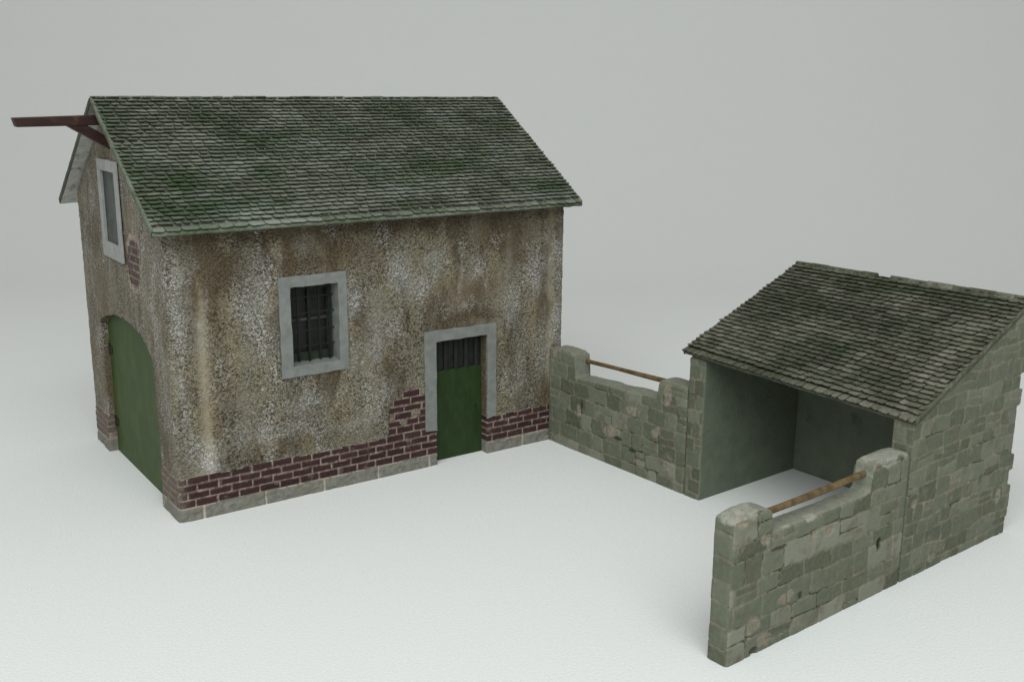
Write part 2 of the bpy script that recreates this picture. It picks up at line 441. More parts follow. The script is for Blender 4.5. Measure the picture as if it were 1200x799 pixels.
def house_walls():
    res = .062
    xs = spans(0, W, res, [WIN[0], WIN[1], DOORH[0], DOORH[1]])
    ys = spans(0, D, res, [GWIN[0], GWIN[1], 2.62, 12.83])
    xb = np.linspace(W, 0, 40); yr_ = np.linspace(0, D, 30)
    zs = spans(0, 20.4, res, [.71, 2.2, WIN[2], WIN[3], DOORH[3], GWIN[2], GWIN[3], 15.0])
    P = np.concatenate([np.stack([xs, 0*xs], 1), np.stack([0*yr_[1:]+W, yr_[1:]], 1), np.stack([xb[1:], 0*xb[1:]+D], 1), np.stack([0*ys[1:-1], ys[::-1][1:-1]], 1)])
    side = np.concatenate([np.zeros(len(xs)), np.ones(29), np.full(39, 2), np.full(len(ys)-2, 3)]).astype(int)
    ns, nz = len(P), len(zs)
    r = .22
    lo, hi = np.array([0, 0]), np.array([W, D])
    pin = np.clip(P, lo+r, hi-r); d = P-pin; n2 = d/np.linalg.norm(d, axis=1, keepdims=True); P2 = pin+n2*r
    X = np.repeat(P[:, 0], nz).reshape(ns, nz); Y = np.repeat(P[:, 1], nz).reshape(ns, nz); Z = np.tile(zs, ns).reshape(ns, nz)
    S = np.repeat(side, nz).reshape(ns, nz)
    front, gable = S == 0, S == 3
    Ucoord = np.where(front | (S == 2), X, Y+31.7)              # unrolled coordinate
    # --- fields
    A = {k: np.zeros((ns, nz)) for k in ('white', 'brown', 'joint', 'tone', 'dust')}; A['rough'] = np.ones((ns, nz))
    def blob(key, mask, u, uc, zc, ru, rz, a):
        A[key] = np.maximum(A[key], mask*a*np.exp(-(((u+.5*fbm(u*.9, Z*.9, seed=4)-uc)/ru)**2+((Z+.8*fbm(u*.8, Z*.8, seed=5)-zc)/rz)**2)))
    for b in [(4.4, 10.9, .8, 1.6, .9), (4.9, 8.4, .7, 1.4, .5), (.55, 10.2, .32, 3.2, .8), (.6, 6.2, .3, 2, .6), (9.9, 10.3, .4, .9, .8), (11.0, 8.0, .5, 1.5, .75), (12.7, 11.5, .6, 1.2, .9), (15.0, 11.9, .8, .8, .75), (13.9, 10.7, .8, .6, .6),
              (20.0, 8.7, .6, 1.3, .85), (21.9, 10.9, .6, 1.4, .8), (23.6, 7.5, .35, 3.5, .7), (5.4, 3.9, 2.0, .5, .6), (9.5, 3.4, 1.6, .4, .55), (11.4, 4.9, .9, .8, .5), (12.1, 8.6, .5, .8, .6), (1.6, 3.0, .6, .9, .85), (22.4, 5.5, .8, 1.4, .5), (20.8, 5.5, .5, 1.2, .45), (17.8, 11.3, .5, .8, .5), (7.2, 5.2, 1.5, .6, .45)]:
        blob('white', front, X, *b)
    for b in [(12.0, 14.3, 14, .75, .95), (9.9, 13.0, 3, 1.3, .6), (19.5, 13.2, 3.5, 1.2, .75), (17.1, 9.9, 2.4, .8, .8), (17.0, 8.5, 2.6, .45, .95), (2.5, 9.8, .45, 3.5, .5), (3.2, 12.4, 1.2, 1.2, .7), (6.0, 9.5, .55, 2.8, .7), (10.4, 9.8, .5, 2.4, .5),
              (7.6, 12.5, 2.2, .45, .75), (21.0, 11.9, 1.2, .9, .6), (2.6, 5.0, .6, 2.2, .55), (7.0, 3.0, 4, .55, .45), (12.6, 6.2, 1.0, 2.0, .45), (23.2, 13, .7, 1.6, .4), (22.9, 3.4, .8, .8, .6), (16.8, 10.4, 3.4, .35, .5)]:
        blob('brown', front, X, *b)
    for b in [(1.0, 7.0, .5, 3.5, .55), (1.6, 5.2, .5, 1.5, .5), (13.6, 14, .6, 2, .3), (5.2, 12, .8, 1.4, .3)]:
        blob('white', gable, Y, *b)
    for b in [(8, 19.5, 4, 2, .6), (11.5, 13, 1.5, 3, .35), (13, 8, .7, 3, .5), (3, 9.5, 2, .8, .4)]:
        blob('brown', gable, Y, *b)
    # smoother bands of plaster (the photo's tan vertical stripes, and the whole gable is finer)
    A['rough'] = np.where(front, 1-.75*np.exp(-((X-1.62)/.33)**2)*sstep(14, 10, Z)-.6*np.exp(-((X-22.95)/.3)**2)-.55*np.exp(-(((X-17)/2.6)**2+((Z-10.1)/.9)**2)), .78)
    A['rough'] = np.clip(A['rough'], .12, 1)
    A['white'] = np.maximum(A['white'], gable*(.25+.5*fbm(Y*.8, Z*.35, seed=6)))
    A['brown'] = np.maximum(A['brown'], gable*(.50+.7*fbm(Y*.6, Z*.5, seed=8)))
    A['white'] = A['white']*np.clip(.9+1.5*fbm(Ucoord*1.1, Z*.7, seed=12), .35, 1.3)
    # --- bricks and plinth
    ch = .405; bl = 1.12
    zrow = (Z-.71+.03*fbm(Ucoord*1.2, Z*2, seed=61))/ch
    row = np.floor(zrow); ub = Ucoord+.04*fbm(Ucoord*3, Z*3, seed=62)+row*.5*bl+_hash(row, row*0, row*0, 5)*.3
    col = np.floor(ub/bl)
    fu = np.minimum(ub/bl-col, 1-(ub/bl-col))*bl; fv = np.minimum(zrow-row, 1-(zrow-row))*ch
    dj = np.minimum(fu, fv)+.03*fbm(Ucoord*6, Z*6, seed=63)
    bj = 1-sstep(.014, .046, dj); btone = _hash(row, col, row*0, 9)
    # extent of the brick
    edge = .10*fbm(Ucoord*1.3, Z*0, seed=71)*2+.05*fbm(Ucoord*5, Z*0, seed=72)
    ztop = 2.20+edge
    px = X+.25*fbm(X*2.2, Z*2.2, seed=73)
    patchtop = np.interp(px, [11.6, 11.95, 12.3, 12.75, 13.3, 13.9, 14.25, 15.3], [0, 2.9, 3.5, 4.45, 4.8, 4.6, 4.2, 4.1])
    xc = X+(col+.5)*bl-ub; zc = Z+(row+.5-zrow)*ch
    ptc = np.interp(xc, [11.5, 11.75, 12.0, 12.3, 12.6, 13.9, 14.2, 15.6], [0, 3.4, 4.2, 4.7, 4.95, 4.85, 4.5, 4.4])
    infp = front & (np.where(bj > .5, Z-.12, zc) < ptc) & (X < 15.2) & (X > 11.4) & (Z < patchtop+1.2)
    # little islands of plaster left on the patch
    isl = front & ((((X-13.55)/.30)**2+((Z-3.35)/.25)**2 < 1) | (((X-12.75)/.25)**2+((Z-2.95)/.18)**2 < 1) | (((X-14.35)/.18)**2+((Z-2.45)/.3)**2 < 1))
    gp = (((np.abs(Y-(5.05+(Z-12.4)*-.18))/1.25)**2.6+(np.abs(Z-12.35)/1.5)**2.6)**(1/2.6))+.35*fbm(Y*1.1, Z*1.1, seed=75)-.08
    gpatch = gable & (gp < 1.0)
    bj = np.where(gable & (Z > 8), np.maximum(bj, sstep(.70, .86, gp)*.95), bj)
    brickz = (Z < ztop) | (infp & ~isl)
    cls = np.where(Z < .71+.03*fbm(Ucoord*1.5, Z*0, seed=76), 2, np.where(brickz, 1, np.where(gpatch, 3, 0)))
    # plinth joints
    pjd = np.abs((Ucoord+2.1)/3.3-np.round((Ucoord+2.1)/3.3))*3.3+.03*fbm(Ucoord*5, Z*5, seed=77)
    pj = (1-sstep(.02, .055, pjd))*(_hash(np.round((Ucoord+2.1)/3.3), row*0, row*0, 3) > .25)
    # --- displacement
    big = fbm(Ucoord*.35, Z*.35, seed=81)
    hp = .09*big+A['rough']*(.07*fbm(Ucoord*4.2, Z*4.2, seed=82, oct=3))+.05*fbm(Ucoord*1.3, Z*1.3, seed=83)
    hb = .055-.055*bj+.03*(btone-.5)+.02*fbm(Ucoord*5, Z*5, seed=84)
    hb = np.where(infp & (Z > ztop), hb-.07, hb)
    hq = .065-.05*pj+.03*fbm(Ucoord*1.2, Z*2, seed=85)-.05*sstep(.56, .66, .5+fbm(Ucoord*1.7, Z*3, seed=86))
    disp = np.choose(cls, [hp, hb, hq, hb-.09])
    # a lighter broken rim of plaster just around the bricks
    rim = np.maximum(np.exp(-((Z-ztop)/.12)**2)*(cls == 0), 0)
    A['white'] = np.clip(A['white']+rim*.35, 0, 1); A['brown'] = A['brown']*(1-rim); A['rough'] = A['rough']*(1-.6*rim)
    A['joint'] = np.where(cls == 2, pj, bj); A['tone'] = btone
    A['dust'] = np.where(gable, np.where(Z > 8, .24, .5), .0)+np.where(front, .45*np.exp(-(X/.35)**2), 0)
    V = np.stack([np.repeat(P2[:, 0], nz), np.repeat(P2[:, 1], nz), Z.ravel()], 1)
    Nn = np.stack([np.repeat(n2[:, 0], nz), np.repeat(n2[:, 1], nz), 0*Z.ravel()], 1)
    V = V+Nn*disp.ravel()[:, None]
    # --- snap the grid to the arch
    keep_y = gable
    iy, iz = np.where(keep_y & (Y > 2.3) & (Y < 13.2) & (Z < 9.6))
    for a, b in zip(iy, iz):
        y, z = Y[a, b], Z[a, b]
        if 2.62 <= y <= 12.83:
            t = float(arch_top(y))
            if abs(z-t) < res*.5001: V[a*nz+b, 2] = t
    i = np.arange(ns*nz).reshape(ns, nz)
    j = np.roll(i, -1, axis=0)
    Q = np.stack([i[:, :-1], j[:, :-1], j[:, 1:], i[:, 1:]], -1)      # (ns, nz-1, 4)
    cen = V[Q].mean(axis=2)
    fs = np.repeat(side, nz-1).reshape(ns, nz-1)
    fs[len(xs)-1, :] = 1
    fs[ns-1, :] = 3
    cx, cy, cz = cen[..., 0], cen[..., 1], cen[..., 2]
    # the wall quads facing right at the corners belong to their nearest side
    hole = (fs == 0) & (cx > WIN[0]) & (cx < WIN[1]) & (cz > WIN[2]) & (cz < WIN[3])
    hole |= (fs == 0) & (cx > DOORH[0]) & (cx < DOORH[1]) & (cz < DOORH[3])
    gface = (cx < 1) & (cy > .05) & (cy < D-.05) & (fs != 0)
    hole |= gface & (cy > GWIN[0]) & (cy < GWIN[1]) & (cz > GWIN[2]) & (cz < GWIN[3])
    hole |= gface & (cy > 2.62) & (cy < 12.83) & (cz < arch_top(cy))
    above = cz > zroof(cy)-.30
    fc = np.stack([cls.ravel()[Q[..., k]] for k in range(4)], -1)
    fcls = fc[..., 0]
    keep = ~hole & ~above
    A = {k: a.ravel() for k, a in A.items()}
    # --- reveals: pull the hole edges inwards
    edges = {}
    hq_ = Q[hole]
    for q in hq_:
        for a, b in ((q[0], q[1]), (q[1], q[2]), (q[2], q[3]), (q[3], q[0])): edges[(int(a), int(b))] = 1
    newV, newQ, newC, imap, src = [], [], [], {}, []
    kq = Q[keep]; kc = fcls[keep]
    cand = set(v for e in edges for v in e)
    candarr = np.zeros(ns*nz, bool); candarr[list(cand)] = True
    near = candarr[kq].sum(1) >= 2
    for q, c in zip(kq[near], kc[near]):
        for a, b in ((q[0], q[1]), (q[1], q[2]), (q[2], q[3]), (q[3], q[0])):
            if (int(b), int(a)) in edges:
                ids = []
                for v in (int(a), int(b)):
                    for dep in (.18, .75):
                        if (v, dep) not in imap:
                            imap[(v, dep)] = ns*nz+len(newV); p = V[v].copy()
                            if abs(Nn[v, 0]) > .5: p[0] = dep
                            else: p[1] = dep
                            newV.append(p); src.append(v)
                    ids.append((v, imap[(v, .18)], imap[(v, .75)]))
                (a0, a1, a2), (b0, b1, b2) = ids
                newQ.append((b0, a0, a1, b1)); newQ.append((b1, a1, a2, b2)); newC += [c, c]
    V = np.concatenate([V, np.array(newV)])
    A = {k: np.concatenate([a, a[src]]) for k, a in A.items()}
    nV0 = ns*nz
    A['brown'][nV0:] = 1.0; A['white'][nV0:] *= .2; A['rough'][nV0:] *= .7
    kq = np.concatenate([kq, np.array(newQ)]); kc = np.concatenate([kc, np.array(newC)])
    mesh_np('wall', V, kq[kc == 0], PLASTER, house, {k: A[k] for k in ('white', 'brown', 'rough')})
    mesh_np('brick_base', V, kq[kc == 1], BRICK, house, {k: A[k] for k in ('joint', 'tone', 'dust')})
    mesh_np('plinth', V, kq[kc == 2], PLINTH, house, {k: A[k] for k in ('joint',)})
    mesh_np('exposed_brick', V, kq[kc == 3], BRICK, house, {k: A[k] for k in ('joint', 'tone', 'dust')})
house_walls()

# ---- roof: board with pale underside, slates on top
def gable_roof():
    mb = MB()
    prof_t = [(EF, ZEF), (YR, ZR-.12), (EB, ZEB)]
    prof_b = [(EF+.05, ZEF-RT), (YR, ZR-.12-RT*1.25), (EB-.05, ZEB-RT)]
    n = 36
    vs, fs = [], []
    xs = np.linspace(XL, XR, n)
    for x in xs:
        w = .02*math.sin(x*1.7)+.015*math.sin(x*3.9+1)
        vs += [(x, y, z+w*.4) for y, z in prof_t]+[(x, y+w, z+w*.6) for y, z in prof_b]
    for k in range(n-1):
        o, p = k*6, k*6+6
        fs += [(o, p, p+1, o+1), (o+1, p+1, p+2, o+2), (o+4, p+4, p+3, o+3), (o+5, p+5, p+4, o+4), (o+3, p+3, p, o), (o+2, p+2, p+5, o+5)]
    fs += [(0, 1, 4, 3), (1, 2, 5, 4)]
    e = (n-1)*6; fs += [(e+3, e+4, e+1, e), (e+4, e+5, e+2, e+1)]
    mb.add(vs, fs)
    o = mb.build('roof', VERGE, house); o.data.materials.append(M_simple('green_grey_verge', (.10, .11, .08), (.17, .18, .14), 3, .85))
    for k, p in enumerate(o.data.polygons):
        if k >= len(fs)-4: p.material_index = 1
    return o
roof = gable_roof()
# dark eaves and verge edge painted with the slates
def eave_edge():
    mb = MB(); rnd = random.Random(8)
    n = 140
    vs, fs = [], []
    for k in range(n):
        x = XL-.03+(XR-XL+.06)*k/(n-1)
        a = .035*(vn1(x*1.3)-.5); b = .03*(vn1(x*4+50)-.5)
        vs += [(x, EF-.06+a, ZEF+.02), (x, EF-.09+a, ZEF-.10+b), (x, EF-.04+a, ZEF-RT-.03+b*1.6), (x, EF+.09, ZEF-RT+.03), (x, EF+.3, ZEF+.14)]
    for k in range(n-1):
        o, p = k*5, k*5+5
        fs += [(o+1, p+1, p, o), (o+2, p+2, p+1, o+1), (o+3, p+3, p+2, o+2), (o, p, p+4, o+4)]
    mb.add(vs, fs)
    N_ = len(mb.v); xs = np.array([v[0] for v in mb.v])
    mb.a['tone'] = list(.45+.5*fbm(xs*.5, xs*0, seed=3)); mb.a['moss'] = list(np.clip(.35+.9*fbm(xs*.4, xs*0, seed=6)+.5*np.exp(-((xs-22.5)/1.2)**2), 0, 1))
    mb.a['pale'] = list(np.clip(.15+1.2*fbm(xs*.6, xs*0, seed=9), 0, 1)); mb.a['grime'] = [.0, .05, .6, .9, 0]*n  # same dark mask, stronger towards the underside of the lip
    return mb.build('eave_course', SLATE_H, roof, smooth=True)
def vn1(x): return float(vnoise(np.array([x]), np.array([0.5]), seed=17)[0])
eave_edge()
sf = np.array([0, YR-EF, ZR-.12-ZEF]); Lf = np.linalg.norm(sf); sf = sf/Lf; nf = np.array([0, -sf[2], sf[1]])
u_of = lambda x: x-XL
v_of = lambda y: (y-EF)/sf[1]
MOSS = [(u_of(7.5), v_of(4.2), 2.0, 1.1, .9), (u_of(4.8), v_of(-.1), 2.2, .6, .7), (u_of(4.8), v_of(6.1), 1.6, .8, .8), (u_of(22.6), v_of(0), 1.5, .7, 1.0), (u_of(-.2), v_of(2.4), .9, 1.6, .8), (u_of(12), v_of(4.9), 2.5, .8, .6),
        (u_of(1.9), v_of(1.6), 1.0, .8, .9), (u_of(2.0), v_of(-.2), 1.4, .5, .6), (u_of(6.3), v_of(1.9), 1.0, .9, .9), (u_of(18), v_of(2), 2.4, .7, .4), (u_of(18), v_of(5.6), 3, .7, .55), (u_of(.3), v_of(.2), .8, .9, .8), (u_of(12.3), v_of(2.0), 1.2, .9, .5), (u_of(14.7), v_of(6.6), 2, .5, .4)]
PALE = [(u_of(3.8), v_of(-.5), 1.6, .5, .55), (u_of(2.5), v_of(.7), .8, .4, .5), (u_of(1.2), v_of(3.5), .8, .6, .4), (u_of(13), v_of(.4), 2, .8, .35), (u_of(18.5), v_of(2.9), .5, .25, .7), (u_of(10), v_of(3.7), 1, .5, .4), (u_of(14.9), v_of(3.6), .4, .25, .7), (u_of(22), v_of(-.6), 2, .35, .5), (u_of(4.2), v_of(2.2), 1.2, .5, .5)]
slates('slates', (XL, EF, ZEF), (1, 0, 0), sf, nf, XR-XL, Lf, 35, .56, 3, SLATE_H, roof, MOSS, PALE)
sb = np.array([0, YR-EB, ZR-.12-ZEB]); Lb = np.linalg.norm(sb); sb = sb/Lb
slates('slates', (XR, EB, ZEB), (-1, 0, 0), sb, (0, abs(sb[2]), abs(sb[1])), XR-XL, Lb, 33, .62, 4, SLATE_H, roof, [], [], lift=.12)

# ridge: small overlapping capping pieces
def ridge_cap(name, pts, mat, parent, seed, step=.62, w=.24, axis=0):
    rnd = random.Random(seed); mb = MB()
    (p0, p1) = [np.array(p, float) for p in pts]; L = np.linalg.norm(p1-p0); d = (p1-p0)/L; t = 0
    while t < L-.05:
        e = min(L, t+step*rnd.uniform(.7, 1.35)); a = p0+d*(t+.01); b = p0+d*(e-.01)
        h = .07*rnd.uniform(.6, 1.3); q = np.array([0, 1, 0.]) if axis == 0 else np.array([1., 0, 0])
        ring = lambda c, k: [c-q*w*k+np.array([0, 0, -.17]), c-q*w*.45*k+np.array([0, 0, h*.7]), c+np.array([0, 0, h]), c+q*w*.45*k+np.array([0, 0, h*.7]), c+q*w*k+np.array([0, 0, -.17])]
        vs = ring(a, rnd.uniform(.9, 1.1))+ring(b, rnd.uniform(.9, 1.1))
        o = len(mb.v)
        mb.add(vs, [(k, k+5, k+6, k+1) for k in range(4)]+[(4, 3, 2, 1, 0), (5, 6, 7, 8, 9)], tone=rnd.uniform(.15, .8), moss=max(0, rnd.uniform(-.4, .7)), pale=max(0, rnd.uniform(-.6, .5)), grime=0.0)
        t = e
    return mb.build(name, mat, parent)
ridge_cap('ridge_cap', ((XL, YR, ZR-.03), (XR, YR, ZR-.03)), SLATE_H, roof, 12)

def verge(name, a, b, side, h, wd, nrm, mat, parent, seed, grime=0.0):
    """thin painted fillet closing the edge of the slates, a to b up the slope"""
    a, b, side, nrm = [np.array(q, float) for q in (a, b, side, nrm)]; n = 70; mb = MB(); vs = []; fs = []
    for k in range(n):
        t = k/(n-1); p = a+(b-a)*t; w = .03*(vn1(t*31+seed)-.5)+.02*(vn1(t*80+seed)-.5); hh = h*(1+.5*(vn1(t*22+seed*3)-.5))
        vs += [p-side*(.02)+nrm*(-.20), p+side*(w-.02)+nrm*(-.20)+side*.045, p+side*(.035+w)+nrm*hh*.8, p-side*(.03)+nrm*hh, p-side*(wd)+nrm*hh*.55]
    for k in range(n-1):
        o, q = k*5, k*5+5
        fs += [(o+i, q+i, q+i+1, o+i+1) for i in range(4)]
    mb.add(vs, fs)
    N_ = len(mb.v); xs = np.repeat(np.linspace(0, 9, n), 5)
    mb.a = {'tone': list(.35+.4*fbm(xs, xs*0, seed=seed)), 'moss': list(np.clip(.25+fbm(xs*.7, xs*0, seed=seed+1), 0, 1)), 'pale': list(np.clip(.1+fbm(xs*1.3, xs*0, seed=seed+2), 0, 1)), 'grime': [grime]*N_}
    return mb.build(name, mat, parent, smooth=True)
for xx, sd in ((XL, -1), (XR, 1)):
    verge('verge', (xx, EF-.02, ZEF), (xx, YR-.05, ZR-.14), (sd, 0, 0), .17, .12, nf, SLATE_H, roof, 5+sd)

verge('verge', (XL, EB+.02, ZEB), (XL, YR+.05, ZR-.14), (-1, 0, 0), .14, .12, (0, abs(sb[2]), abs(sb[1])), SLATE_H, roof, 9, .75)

# ---- front window
def frame_mesh(name, o, i, axis, face, back, mat, parent, splay=.0, jit=.03, seed=1, bevel=.035):
    """rectangular surround: outer and inner rectangles (u0,u1,z0,z1); axis 1 = wall facing -y, 0 = wall facing -x"""
    rnd = random.Random(seed); mb = MB(); n = 9
    def edge(r):
        u0, u1, z0, z1 = r; c = [(u0, z0), (u1, z0), (u1, z1), (u0, z1)]; pts = []
        for k in range(4):
            (a, b), (c_, d) = c[k], c[(k+1) % 4]
            for q in range(n):
                t = q/n; j = 0 if q == 0 else 1
                pts.append((a+(c_-a)*t+rnd.uniform(-jit, jit)*j*(abs(d-b) > abs(c_-a)), b+(d-b)*t+rnd.uniform(-jit, jit)*j*(abs(d-b) < abs(c_-a))))
        return pts
    O, I = edge(o), edge(i)
    s = splay; I2 = [(u+(s if u < (i[0]+i[1])/2 else -s), z+(s if z < (i[2]+i[3])/2 else -s)) for u, z in I]
    def p3(p, d): return (p[0], d, p[1]) if axis == 1 else (d, p[0], p[1])
    m = len(O)
    vs = [p3(p, face+.09) for p in O]+[p3(p, face) for p in O]+[p3(p, face) for p in I]+[p3(p, back) for p in I2]
    fs = []
    for k in range(m):
        l = (k+1) % m
        for a in range(3):
            f = (a*m+k, a*m+l, (a+1)*m+l, (a+1)*m+k)
            fs.append(f if axis == 1 else f[::-1])
    mb.add(vs, fs)
    return mb.build(name, mat, parent, bevel=bevel)

MBW = MB(); MBW.box(6.0, 9.3, .98, 1.02, 6.9, 11.6)
win = MBW.build('window', GLASS, house); win['label'] = 'iron-barred window set deep in a grey surround'
frame_mesh('frame', (5.68, 9.48, 6.59, 11.89), (6.32, 8.98, 7.15, 11.30), 1, -.10, .9, FRAME, win, jit=.025, seed=4)
m = MB()
for a in ((6.25, 6.62, .80, .95, 7.1, 11.35), (8.70, 9.02, .80, .95, 7.1, 11.35), (6.62, 8.70, .80, .95, 7.1, 7.62), (6.62, 8.70, .80, .95, 11.0, 11.35), (7.60, 7.76, .80, .95, 7.62, 11.0)): m.box(*a)
m.build('casement', CASEMENT, win, bevel=.03)
m = MB(); m.box(6.64, 7.58, .84, .92, 9.30, 9.46); m.box(7.78, 8.68, .84, .92, 9.30, 9.46)
m.build('transom', M_simple('grey_transom_paint', (.035, .038, .035), (.07, .073, .066), 2), win, bevel=.02)
m = MB(); rnd = random.Random(2)
for x in (6.95, 7.55, 8.15, 8.72): m.box(x-.05, x+.05, .56, .66, 7.12, 11.35)
for z in (8.02, 8.85, 9.78, 10.62): m.box(6.28, 9.02, .52, .562, z-.035, z+.035)
m.build('grille', IRON, win, bevel=.02)

# ---- front door
m = MB(); m.box(14.80, 18.52, .55, .70, 0.0, 5.40)
door = m.build('door', DOOR, house, bevel=.02)
m = MB(); m.box(14.80, 18.52, .66, .72, 5.42, 7.40)
m.build('door_light', GLASS, door)
m = MB()
for k in range(5):
    x = 15.10+k*.70
    m.add([(x, .56, 5.38), (x+.16, .50, 5.38), (x+.36, .56, 5.38), (x, .56, 7.36), (x+.16, .50, 7.36), (x+.36, .56, 7.36), (x, .65, 5.38), (x+.36, .65, 5.38), (x, .65, 7.36), (x+.36, .65, 7.36)],
          [(0, 1, 4, 3), (1, 2, 5, 4), (2, 7, 9, 5), (6, 0, 3, 8)])
m.build('slat', DARKWOOD, door)
m = MB(); m.box(17.9, 18.02, .48, .56, 2.9, 3.0); m.build('door_knob', IRON, door, bevel=.03)
def door_frame():
    mb = MB(); rnd = random.Random(5)
    def strip(out, inn):
        n = len(out)
        vs = [(x, .0, z) for x, z in out]+[(x, -.10, z) for x, z in out]+[(x, -.10, z) for x, z in inn]+[(x, .01, z) for x, z in inn]
        fs = []
        for k in range(n-1):
            for a in range(3): fs.append((a*n+k+1, a*n+k, (a+1)*n+k, (a+1)*n+k+1))
        for k in (0, n-1):
            f = (k, n+k, 2*n+k, 3*n+k); fs.append(f if k == 0 else f[::-1])
        mb.add(vs, fs)
    j = lambda: rnd.uniform(-.025, .025)
    out = [(14.16+j(), 2.18+(7.96-2.18)*k/8) for k in range(8)]+[(14.15, 7.97)]+[(14.16+(19.03-14.16)*k/7, 7.96+j()) for k in range(1, 7)]+[(19.04, 7.95)]+[(19.03+j(), 7.96-(7.96-2.34)*k/8) for k in range(1, 9)]
    inn = [(14.93+j()*.6, 2.12+(7.30-2.12)*k/8) for k in range(8)]+[(14.93, 7.30)]+[(14.93+(18.40-14.93)*k/7, 7.30+j()) for k in range(1, 7)]+[(18.40, 7.29)]+[(18.40+j()*.6, 7.30-(7.30-2.2)*k/8) for k in range(1, 9)]
    strip(out, inn)
    return mb.build('door_frame', FRAME, house, bevel=.03)
door_frame()

# ---- gable window
m = MB(); m.box(.02, .06, 6.5, 9.75, 12.7, 17.05)
gw = m.build('window', GGLASS, house)
gw['label'] = 'tall narrow pale-framed upper window in the gable'
frame_mesh('frame', (6.19, 9.95, 12.22, 17.46), (6.80, 9.45, 13.05, 16.86), 0, -.16, .01, GFRAME, gw, jit=.02, seed=7)

# ---- arched double gate of the gable
def arch_gate():
    y = np.concatenate([[2.55], np.linspace(2.62, 12.83, 60), [12.9]])
    z = np.concatenate([[7.0], arch_top(np.linspace(2.62, 12.83, 60))+.06, [7.6]])
    mb = MB(); n = len(y)
    vs = [(.45, a, 0.0) for a in y]+[(.45, a, b) for a, b in zip(y, z)]+[(.62, a, 0.0) for a in y]+[(.62, a, b) for a, b in zip(y, z)]
    fs = []
    for k in range(n-1): fs += [(k+1, k, n+k, n+k+1), (2*n+k, 2*n+k+1, 3*n+k+1, 3*n+k), (n+k+1, n+k, 3*n+k, 3*n+k+1)]
    mb.add(vs, fs)
    g = mb.build('arched_door', GATE, house)
    for zz in (6.3, 1.9):
        h = MB(); h.box(.38, .452, 12.2, 12.78, zz-.22, zz+.22); h.box(.36, .46, 12.62, 12.80, zz-.34, zz+.34)
        h.build('hinge', HINGE, g, bevel=.03)
arch_gate()

# ---- hoist beam sticking out under the ridge
def hoist():
    mb = MB(); y0, y1 = 7.45, 8.15
    x0 = -4.47
    mb.add([(x0, y0, 19.65), (x0, y1, 19.65), (x0+.12, y0, 19.20), (x0+.12, y1, 19.20), (.6, y0, 19.78), (.6, y1, 19.78), (.6, y0, 19.26), (.6, y1, 19.26)],
           [(0, 2, 3, 1), (4, 5, 7, 6), (0, 4, 6, 2), (1, 3, 7, 5), (0, 1, 5, 4), (2, 6, 7, 3)])
    b = mb.build('hoist_beam', REDWOOD, house, bevel=.05)
    mb = MB(); y0, y1 = 7.50, 8.10
    pr = [(-2.05, 19.27), (-1.05, 19.27), (.12, 18.55), (.12, 17.95)]
    mb.add([(x, y0, z) for x, z in pr]+[(x, y1, z) for x, z in pr], [(3, 2, 1, 0), (4, 5, 6, 7), (0, 1, 5, 4), (1, 2, 6, 5), (2, 3, 7, 6), (3, 0, 4, 7)])
    mb.build('brace', REDWOOD, b, bevel=.03)
hoist()

# ================================================================== THE YARD (own frame: x away from the yard, y towards the house)
PSI = R(2.826); OX, OY = 22.994, -.334
def yw(x, y, z=0): return (OX+x*math.cos(PSI)-y*math.sin(PSI), OY+x*math.sin(PSI)+y*math.cos(PSI), z)
L1, T1, L2, LN = 11.05, 1.10, 24.03, 11.62

def part_slices(V, Q, axis, cuts, names, mat, parent, A):
    c = V[Q].mean(1)[:, axis]; b = [-1e9]+list(cuts)+[1e9]; out = []
    for k, nm in enumerate(names):
        m = (c >= b[k]) & (c < b[k+1])
        out.append(mesh_np(nm, V, Q[m], mat, parent, A))
    return out

def rail(name, a, b, r0, r1, parent, seed):
    a, b = np.array(a, float), np.array(b, float); d = b-a; L = np.linalg.norm(d); d /= L
    s = np.cross(d, (0, 0, 1)); s /= np.linalg.norm(s); t = np.cross(s, d); mb = MB(); n, k = 16, 18; vs = []; fs = []
    for i in range(k):
        f = i/(k-1); r = (r0+(r1-r0)*f)*(1+.05*math.sin(f*9+seed)); c = a+d*L*f+t*.03*math.sin(f*math.pi*1.3+seed)
        vs += [c+(s*math.cos(6.2832*j/n)+t*math.sin(6.2832*j/n))*r*(1+.02*math.sin(j*3+seed)) for j in range(n)]
    for i in range(k-1):
        for j in range(n): fs.append((i*n+j, i*n+(j+1) % n, (i+1)*n+(j+1) % n, (i+1)*n+j))
    fs += [tuple(range(n))[::-1], tuple(range((k-1)*n, k*n))]
    mb.add(vs, fs); return mb.build(name, RAILWOOD, parent, smooth=True)

def chip_at(A, V, key, c, r, amt=1., seed=0):
    n = fbm(V[:, 0]*2.2, V[:, 1]*2.2, V[:, 2]*2.2, seed=90+seed)
    d = np.sqrt((((V-np.array(c))/np.array(r))**2).sum(1))+1.5*n
    A[key] = np.maximum(A[key], amt*(1-sstep(.75, 1.0, d)))
    return 1-sstep(.6, 1.0, d)

